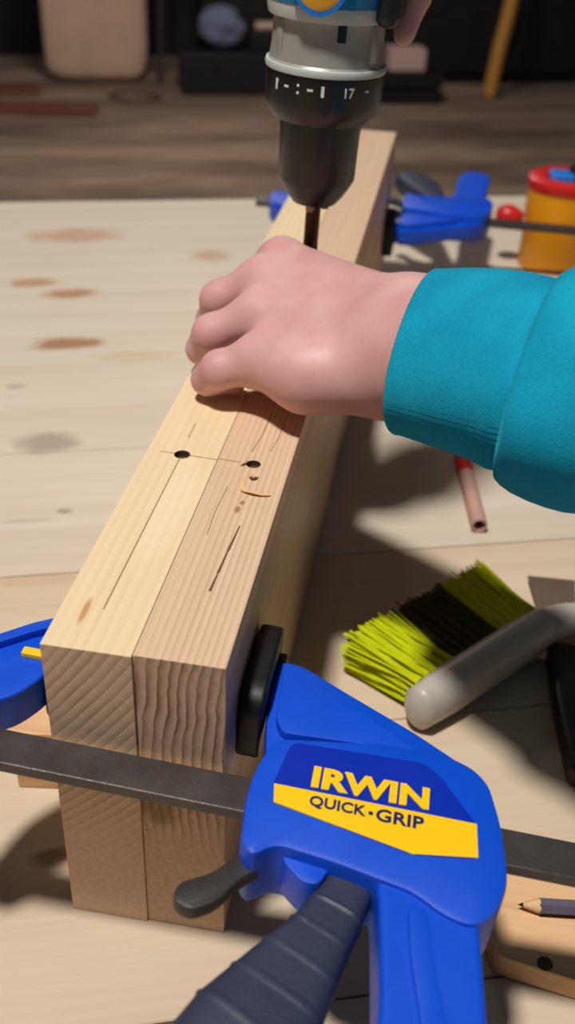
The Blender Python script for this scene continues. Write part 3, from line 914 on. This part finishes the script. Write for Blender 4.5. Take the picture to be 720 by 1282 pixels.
# ------------------------------------------------------------------ hand brush
bA = Vector((0.65, 0.76, 0)).normalized(); bB = Vector((-bA.y, bA.x, 0))
P0 = Vector((0.1165, 0.1500, 0.0)); BLEN = 0.112
brush = thing('dust_brush', 'hand brush with yellow green and dark olive bristles and cloudy grey handle', 'brush', P0)
def bl(a, b, z): return bA * a + bB * b + Vector((0, 0, z))
path = [bl(-0.008, 0.000, 0.0155), bl(0.002, 0.000, 0.0155), bl(0.020, 0, 0.016), bl(0.050, 0, 0.0165), bl(0.085, 0, 0.017), bl(0.108, 0, 0.018)]
obj('brush_block', tube_bm(spline(path, 5), [tuple(v) for v in [(interp([0, 3, 10, 20, 25], [0.004, 0.0105, 0.0125, 0.0125, 0.011], i), interp([0, 3, 10, 20, 25], [0.006, 0.0145, 0.0155, 0.0155, 0.0135], i)) for i in range(26)]], 20), M['brush_grey'], brush, True, angle=60)
e = bl(0.104, 0, 0.018)
path = [e, e + Vector((0.018, 0.010, 0.004)), e + Vector((0.040, 0.010, 0.008)), e + Vector((0.085, 0.004, 0.012)), e + Vector((0.140, -0.006, 0.010)), e + Vector((0.160, -0.010, 0.009))]
hl = obj('brush_handle', tube_bm(spline(path, 6), [(interp([0, 8, 20, 26, 30], [0.011, 0.0090, 0.0125, 0.0120, 0.004], i), interp([0, 8, 20, 26, 30], [0.013, 0.0085, 0.0095, 0.0090, 0.004], i)) for i in range(31)], 18), M['brush_grey'], brush, True, angle=60)
def bristles(zone, mat, seed):
    r1 = random.Random(seed)
    bm = bmesh.new()
    a0, a1 = zone
    na = int((a1 - a0) / 0.0058)
    for i in range(na):
        for j in range(5):
            ac = a0 + (i + 0.5) * (a1 - a0) / na; zc = 0.006 + j * 0.0050
            for q in range(26):
                sa = ac + r1.gauss(0, 0.0008); sz = zc + r1.gauss(0, 0.0008)
                ta = ac + r1.gauss(0, 0.0030) + (ac - BLEN / 2) * 0.10; tz = max(0.0012, zc + r1.gauss(0, 0.0026) - 0.0015)
                ln = 0.060 + r1.gauss(0, 0.0016)
                w = 0.00072
                root = bl(sa, 0.008, max(sz, 0.002)); tip = bl(ta, ln, tz)
                rv = [bm.verts.new(root + Vector(o_)) for o_ in ((0, 0, w), (w * bA.x, w * bA.y, -w * 0.6), (-w * bA.x, -w * bA.y, -w * 0.6))]
                tv = [bm.verts.new(tip + Vector(o_)) for o_ in ((0, 0, w * .8), (w * .8 * bA.x, w * .8 * bA.y, -w * 0.5), (-w * .8 * bA.x, -w * .8 * bA.y, -w * 0.5))]
                for kx in range(3):
                    jx = (kx + 1) % 3
                    bm.faces.new([rv[kx], rv[jx], tv[jx], tv[kx]])
                bm.faces.new(tv)
    o = obj('bristles', bm, mat, brush)
    o['kind'] = 'stuff'
    return o
tag(bristles((0.002, 0.036), M['bristle'], 1), 'yellow green bristles')
tag(bristles((0.036, 0.074), M['bristle_dark'], 2), 'dark olive bristles')
tag(bristles((0.074, 0.110), M['bristle'], 3), 'yellow green bristles')

# ------------------------------------------------------------------ small things on the bench
def along(o, a, b):
    d = Vector(b) - Vector(a)
    o.location = a
    o.rotation_euler = (0, -math.atan2(d.z, math.hypot(d.x, d.y)), math.atan2(d.y, d.x))
# pinkish tube (open end towards the camera)
tube = thing('tube', 'pinkish brown round tube with dark open end lying below the sleeve', 'tube')
def xlathe(prof, n=24, cap=True):
    b = lathe_bm(prof, n, cap=cap)
    for v in b.verts: v.co = Vector((v.co.z, v.co.x, v.co.y))
    return b
obj('barrel', xlathe([(0.0044, 0.008), (0.0044, 0.0), (0.0058, 0.0), (0.0060, 0.0006), (0.0060, 0.0950), (0.0, 0.0950)], cap=False), M['rod'], tube, True, angle=40)
obj('bore', xlathe([(0.0, 0.0079), (0.0044, 0.0079), (0.0044, 0.0070), (0.0, 0.0070)], cap=False), M['hole'], tube)
obj('red_band', xlathe([(0.0061, 0.070), (0.0064, 0.0705), (0.0064, 0.1000), (0.0, 0.1004)], cap=False), M['red'], tube, True, angle=40)
along(tube, (0.1480, 0.3520, 0.0062), (0.1330, 0.4470, 0.0062))

# lower right offcut and the pencil on it
oc = tag(obj('wood_offcut', prism_bm(round_poly([(-0.002, 0.000), (0.004, -0.0165), (0.035, -0.0215), (0.070, -0.026), (0.110, -0.030), (0.110, 0.055), (0.010, 0.050), (-0.004, 0.022)], 0.004), 0.0, 0.0140, 0.0012, 2), M['offcut'], None, False, (0.1545, 0.0205, 0.0002)),
         'flat pale wood offcut with a knot hole, bottom right under the pencil', 'wood offcut', 'offcuts on the bench')
kn = bmesh.new()
lathe_bm([(0.0, 0.0006), (0.0032, 0.0006), (0.0036, 0.0), (0.0, -0.002)], 16, kn)
kn_o = obj('knot', kn, M['hole'], oc)
kn_o.location = (0.0245, -0.0165, 0.0139)
pen = thing('pencil', 'grey violet pencil with sharpened tip pointing at the blue clamp', 'pencil')
bm = bmesh.new()
ring0 = [bm.verts.new((0.0095, 0.0038 * math.cos(math.radians(60 * q)), 0.0038 * math.sin(math.radians(60 * q)))) for q in range(6)]
ring1 = [bm.verts.new((0.150, 0.0038 * math.cos(math.radians(60 * q)), 0.0038 * math.sin(math.radians(60 * q)))) for q in range(6)]
for q in range(6): bm.faces.new([ring0[q], ring0[(q + 1) % 6], ring1[(q + 1) % 6], ring1[q]])
bm.faces.new(ring0[::-1]); bm.faces.new(ring1)
obj('shaft', bm, M['pencil'], pen)
obj('wood_cone', xlathe([(0.0011, 0.0025), (0.0036, 0.0100), (0.0, 0.0100)]), M['offcut'], pen, True, angle=40)
obj('lead', xlathe([(0.0, 0.0), (0.0011, 0.0026), (0.0, 0.0030)]), M['graphite'], pen, True, angle=40)
along(pen, (0.1670, 0.0290, 0.0180), (0.1950, 0.0325, 0.0180))

# black handled scraper
sc_ = thing('scraper', 'black handled scraper lying under the brush handle at the right edge', 'scraper')
obj('handle', prism_bm(round_poly([(-0.011, 0.0), (0.011, 0.0), (0.012, -0.05), (0.009, -0.105), (-0.009, -0.105), (-0.012, -0.05)], 0.005), 0.0, 0.014, 0.004, 3), M['black'], sc_, True, angle=50)
obj('blade', prism_bm([(-0.008, -0.002), (0.008, -0.002), (0.016, 0.075), (-0.016, 0.075)], 0.004, 0.0056, 0.0003, 1), M['blade'], sc_)
sc_.location = (0.2010, 0.2260, 0.0002)
sc_.rotation_euler = (0, 0, math.radians(3))

# small offcut behind the bar at the left
tag(obj('wood_offcut', prism_bm(round_poly([(-0.0125, -0.012), (0.028, -0.006), (0.026, 0.024), (-0.008, 0.017), (-0.019, 0.004)], 0.0015), 0.0, 0.040, 0.001, 2), M['offcut'], None, False, (-0.0750, 0.0750, 0.0001)),
    'small chunky wood offcut left of the timber behind the clamp bar', 'wood offcut', 'offcuts on the bench')
# offcut near the yellow tub
tag(obj('wood_offcut', prism_bm(round_poly([(-0.045, 0.020), (-0.020, -0.115), (0.030, -0.135), (0.060, -0.060), (0.055, 0.030)], 0.004), 0.0, 0.019, 0.0012, 2), M['offcut'], None, False, (0.1900, 0.8350, 0.0001)),
    'wood offcut on the bench in front of the yellow tub', 'wood offcut', 'offcuts on the bench')

# yellow tub with red ring top
tub = thing('plastic_tub', 'orange yellow plastic tub with red ring lid and blue insert at the far right', 'tub', (0.2270, 0.9350, 0.0))
obj('body', lathe_bm([(0.0, 0.0), (0.0385, 0.0), (0.0400, 0.002), (0.0400, 0.052), (0.0412, 0.056), (0.0418, 0.078), (0.0425, 0.092), (0.0, 0.094)], 40), M['tub_yellow'], tub, True, angle=40)
ld = obj('lid_ring', lathe_bm([(0.0230, 0.094), (0.0435, 0.091), (0.0445, 0.095), (0.0435, 0.101), (0.0390, 0.104), (0.0250, 0.103), (0.0225, 0.100), (0.0230, 0.094)], 40, cap=False), M['red'], tub, True, angle=40)
obj('insert', box_bm(-0.020, 0.008, -0.015, 0.013, 0.0930, 0.1075, 0.003, 3), M['lightblue'], tub, True, angle=40)
obj('insert_knob', lathe_bm([(0.009, 0.094), (0.009, 0.112), (0.007, 0.115), (0.0, 0.115)], 20, None, 0.010, 0.004), M['black'], tub, True, angle=40)
bm = xlathe([(0.0, -0.014), (0.008, -0.012), (0.0125, -0.005), (0.0125, 0.004), (0.009, 0.012), (0.005, 0.018)], 20)
kb = obj('side_knob', bm, M['red'], tub, True, angle=60)
kb.location = (-0.0600, -0.010, 0.056)

# ------------------------------------------------------------------ background on the floor

def lumpy(name, size, mat, power=3.2, amp=0.05, seed=1, nu=40, nv=28, bottom=True):
    bm = bmesh.new(); r1 = random.Random(seed); ph = [r1.uniform(0, 6.28) for _ in range(9)]
    rows = []
    for i in range(nv + 1):
        v = -math.pi / 2 + math.pi * i / nv; row = []
        for j in range(nu):
            u = 2 * math.pi * j / nu
            def sp(c, e): return math.copysign(abs(c) ** e, c)
            e = 2 / power
            x = sp(math.cos(v), e) * sp(math.cos(u), e); y = sp(math.cos(v), e) * sp(math.sin(u), e); z = sp(math.sin(v), e)
            f = 1 + amp * (math.sin(3 * u + 2 * v + ph[0]) + math.sin(5 * u - 4 * v + ph[1]) * 0.6 + math.sin(7 * v + ph[2] + u) * 0.6)
            row.append(bm.verts.new((x * f * size[0] / 2, y * f * size[1] / 2, (z + 1) / 2 * size[2])))
        rows.append(row)
    for i in range(nv):
        for j in range(nu):
            jj = (j + 1) % nu
            bm.faces.new([rows[i][j], rows[i][jj], rows[i + 1][jj], rows[i + 1][j]])
    bmesh.ops.remove_doubles(bm, verts=bm.verts, dist=1e-5)
    return obj(name, bm, mat, None, True)
sack = thing('paper_sack', 'full tan paper sack standing on the floor at the back left', 'sack', rs(0.005, 6.09) + (FZ,))
sack.rotation_euler = (0, 0, TH)
so = lumpy('sack_body', (0.58, 0.34, 0.86), M['sackpaper'], 7.0, 0.012, 4); so.parent = sack
obj('sack_seam', box_bm(-0.25, 0.25, -0.012, 0.012, 0.79, 0.86, 0.004), M['sackpaper'], sack)
# black cabinet on the back wall
cb = thing('cabinet', 'low black cabinet standing along the dark back wall', 'cabinet', rs(1.75, 6.10) + (FZ,), (0, 0, TH))
obj('carcass', box_bm(-1.15, 1.15, -0.16, 0.18, 0.06, 1.00, 0.006), M['dark'], cb)
obj('plinth', box_bm(-1.12, 1.12, -0.12, 0.17, 0.0, 0.06), M['dark'], cb)
for q in range(4):
    dr = obj('door', box_bm(-1.14 + q * 0.572, -1.14 + q * 0.572 + 0.562, -0.180, -0.1605, 0.08, 0.985, 0.004), M['dark'], cb)
    hx = -1.14 + q * 0.572 + (0.50 if q % 2 == 0 else 0.06)
    obj('handle', box_bm(hx - 0.008, hx + 0.008, -0.200, -0.1795, 0.55, 0.70, 0.004), M['black'], dr)
# low black trunk, a tool case and a rag in front of the cabinet
tk = thing('trunk', 'low black trunk on the floor in front of the black cabinet', 'trunk', rs(0.86, 5.755) + (FZ,), (0, 0, TH))
obj('body', box_bm(-0.40, 0.40, -0.13, 0.13, 0.0, 0.17, 0.006), M['dark'], tk)
obj('lid', box_bm(-0.405, 0.405, -0.135, 0.135, 0.1705, 0.215, 0.008), M['dark'], tk)
for q in (-0.2, 0.2):
    obj('latch', box_bm(q - 0.02, q + 0.02, -0.145, -0.1345, 0.14, 0.19, 0.003), M['black'], tk)
tc = thing('tool_case', 'small black tool case lying on the trunk right of the rag', 'tool case', rs(1.02, 5.76) + (FZ + 0.2155,), (0, 0, TH))
obj('body', box_bm(-0.18, 0.18, -0.09, 0.09, 0.0, 0.10, 0.008), M['dark'], tc)
obj('handle', tube_bm(spline([(-0.06, -0.09, 0.05), (-0.05, -0.115, 0.05), (0.05, -0.115, 0.05), (0.06, -0.09, 0.05)], 5), 0.008, 8), M['black'], tc)
rg = tag(lumpy('rag', (0.24, 0.17, 0.22), M['rag'], 2.0, 0.11, 9, 28, 20), 'crumpled blue grey rag lying on the low black trunk', 'rag')
rg.location = rs(0.69, 5.76) + (FZ + 0.2155,)
st = tag(obj('stick', tube_bm([(0, 0, 0), (0.34, 0.12, 0.006)], 0.022, 10), M['pinkbox']), 'pale stick lying on the small black tool case beside the rag', 'stick')
st.location = rs(0.87, 5.72) + (FZ + 0.3385,)
# thin pole beside the sack
pl = tag(obj('metal_pole', tube_bm([(0, 0, 0), (0.012, 0.02, 0.55), (0.02, 0.05, 1.3)], 0.012, 10), M['steel']), 'thin grey pole standing just right of the tan sack', 'pole')
pl.location = rs(0.36, 5.93) + (FZ,)
# tool handle leaning on the cabinet
hd_ = tag(obj('wooden_pole', tube_bm(spline([(0, 0, 0), (0.020, 0.02, 0.25), (0.050, 0.04, 0.50), (0.05, 0.08, 0.80), (0.03, 0.11, 1.2)], 6), 0.055, 14, None, 0.75), M['handle_wood'], None, True), 'ochre wooden pole leaning against the black cabinet', 'pole')
hd_.location = (0.2640, 6.02, FZ + 0.0)
# pale box with a dark lid piece behind the drill
pb = tag(obj('card_box', box_bm(-0.10, 0.10, -0.07, 0.07, 0.0, 0.11, 0.004), M['pinkbox']), 'small pale pink box on a dark crate behind the drill', 'box')
pb.location = (-0.2250, 5.80, FZ + 0.1615); pb.rotation_euler = (0, 0, TH)
cr_ = thing('crate', 'dark slatted crate on the floor under the pale pink box', 'crate', (-0.2000, 5.80, FZ), (0, 0, TH))
for a in (-1, 1):
    for q in range(2):
        obj('slat', box_bm(-0.17, 0.17, a * 0.11 - 0.008, a * 0.11 + 0.008, 0.005 + q * 0.08, 0.07 + q * 0.08, 0.002), M['dark'], cr_)
        obj('slat', box_bm(a * 0.163 - 0.007, a * 0.163 + 0.007, -0.101, 0.101, 0.005 + q * 0.08, 0.07 + q * 0.08, 0.002), M['dark'], cr_)
obj('lid', box_bm(-0.172, 0.172, -0.120, 0.120, 0.1520, 0.1610, 0.002), M['dark'], cr_)
# planks on the floor at the left
for i, (s, t_, z, L_, w_, an, lb_) in enumerate([(-0.95, 5.62, 0.0, 1.3, 0.14, 6, 'reddish brown plank lying flat on the floor at the far left, rear one'), (-0.75, 5.28, 0.0, 1.5, 0.16, -5, 'reddish brown plank lying flat on the floor at the far left, front one')]):
    x_, y_ = rs(s, t_)
    p_ = tag(obj('floor_plank', box_bm(-L_ / 2, L_ / 2, -w_ / 2, w_ / 2, 0, 0.035, 0.003), M['redwood']), lb_, 'plank', 'planks on the floor')
    p_.location = (x_, y_, FZ + z); p_.rotation_euler = (0, 0, TH + math.radians(an))
cbp = [(-1.76, 5.30, 0.006), (-1.66, 5.24, 0.006), (-1.52, 5.28, 0.006), (-1.50, 5.38, 0.006), (-1.64, 5.42, 0.006), (-1.74, 5.38, 0.006)]
cb_ = tag(obj('cable', tube_bm(spline([(x + 1.62, y - 5.32, z) for x, y, z in cbp + [cbp[0]]], 6), 0.006, 8), M['black']), 'loop of thin dark cable on the floor in front of the sack', 'cable')
cb_.location = (-1.62, 5.32, FZ)
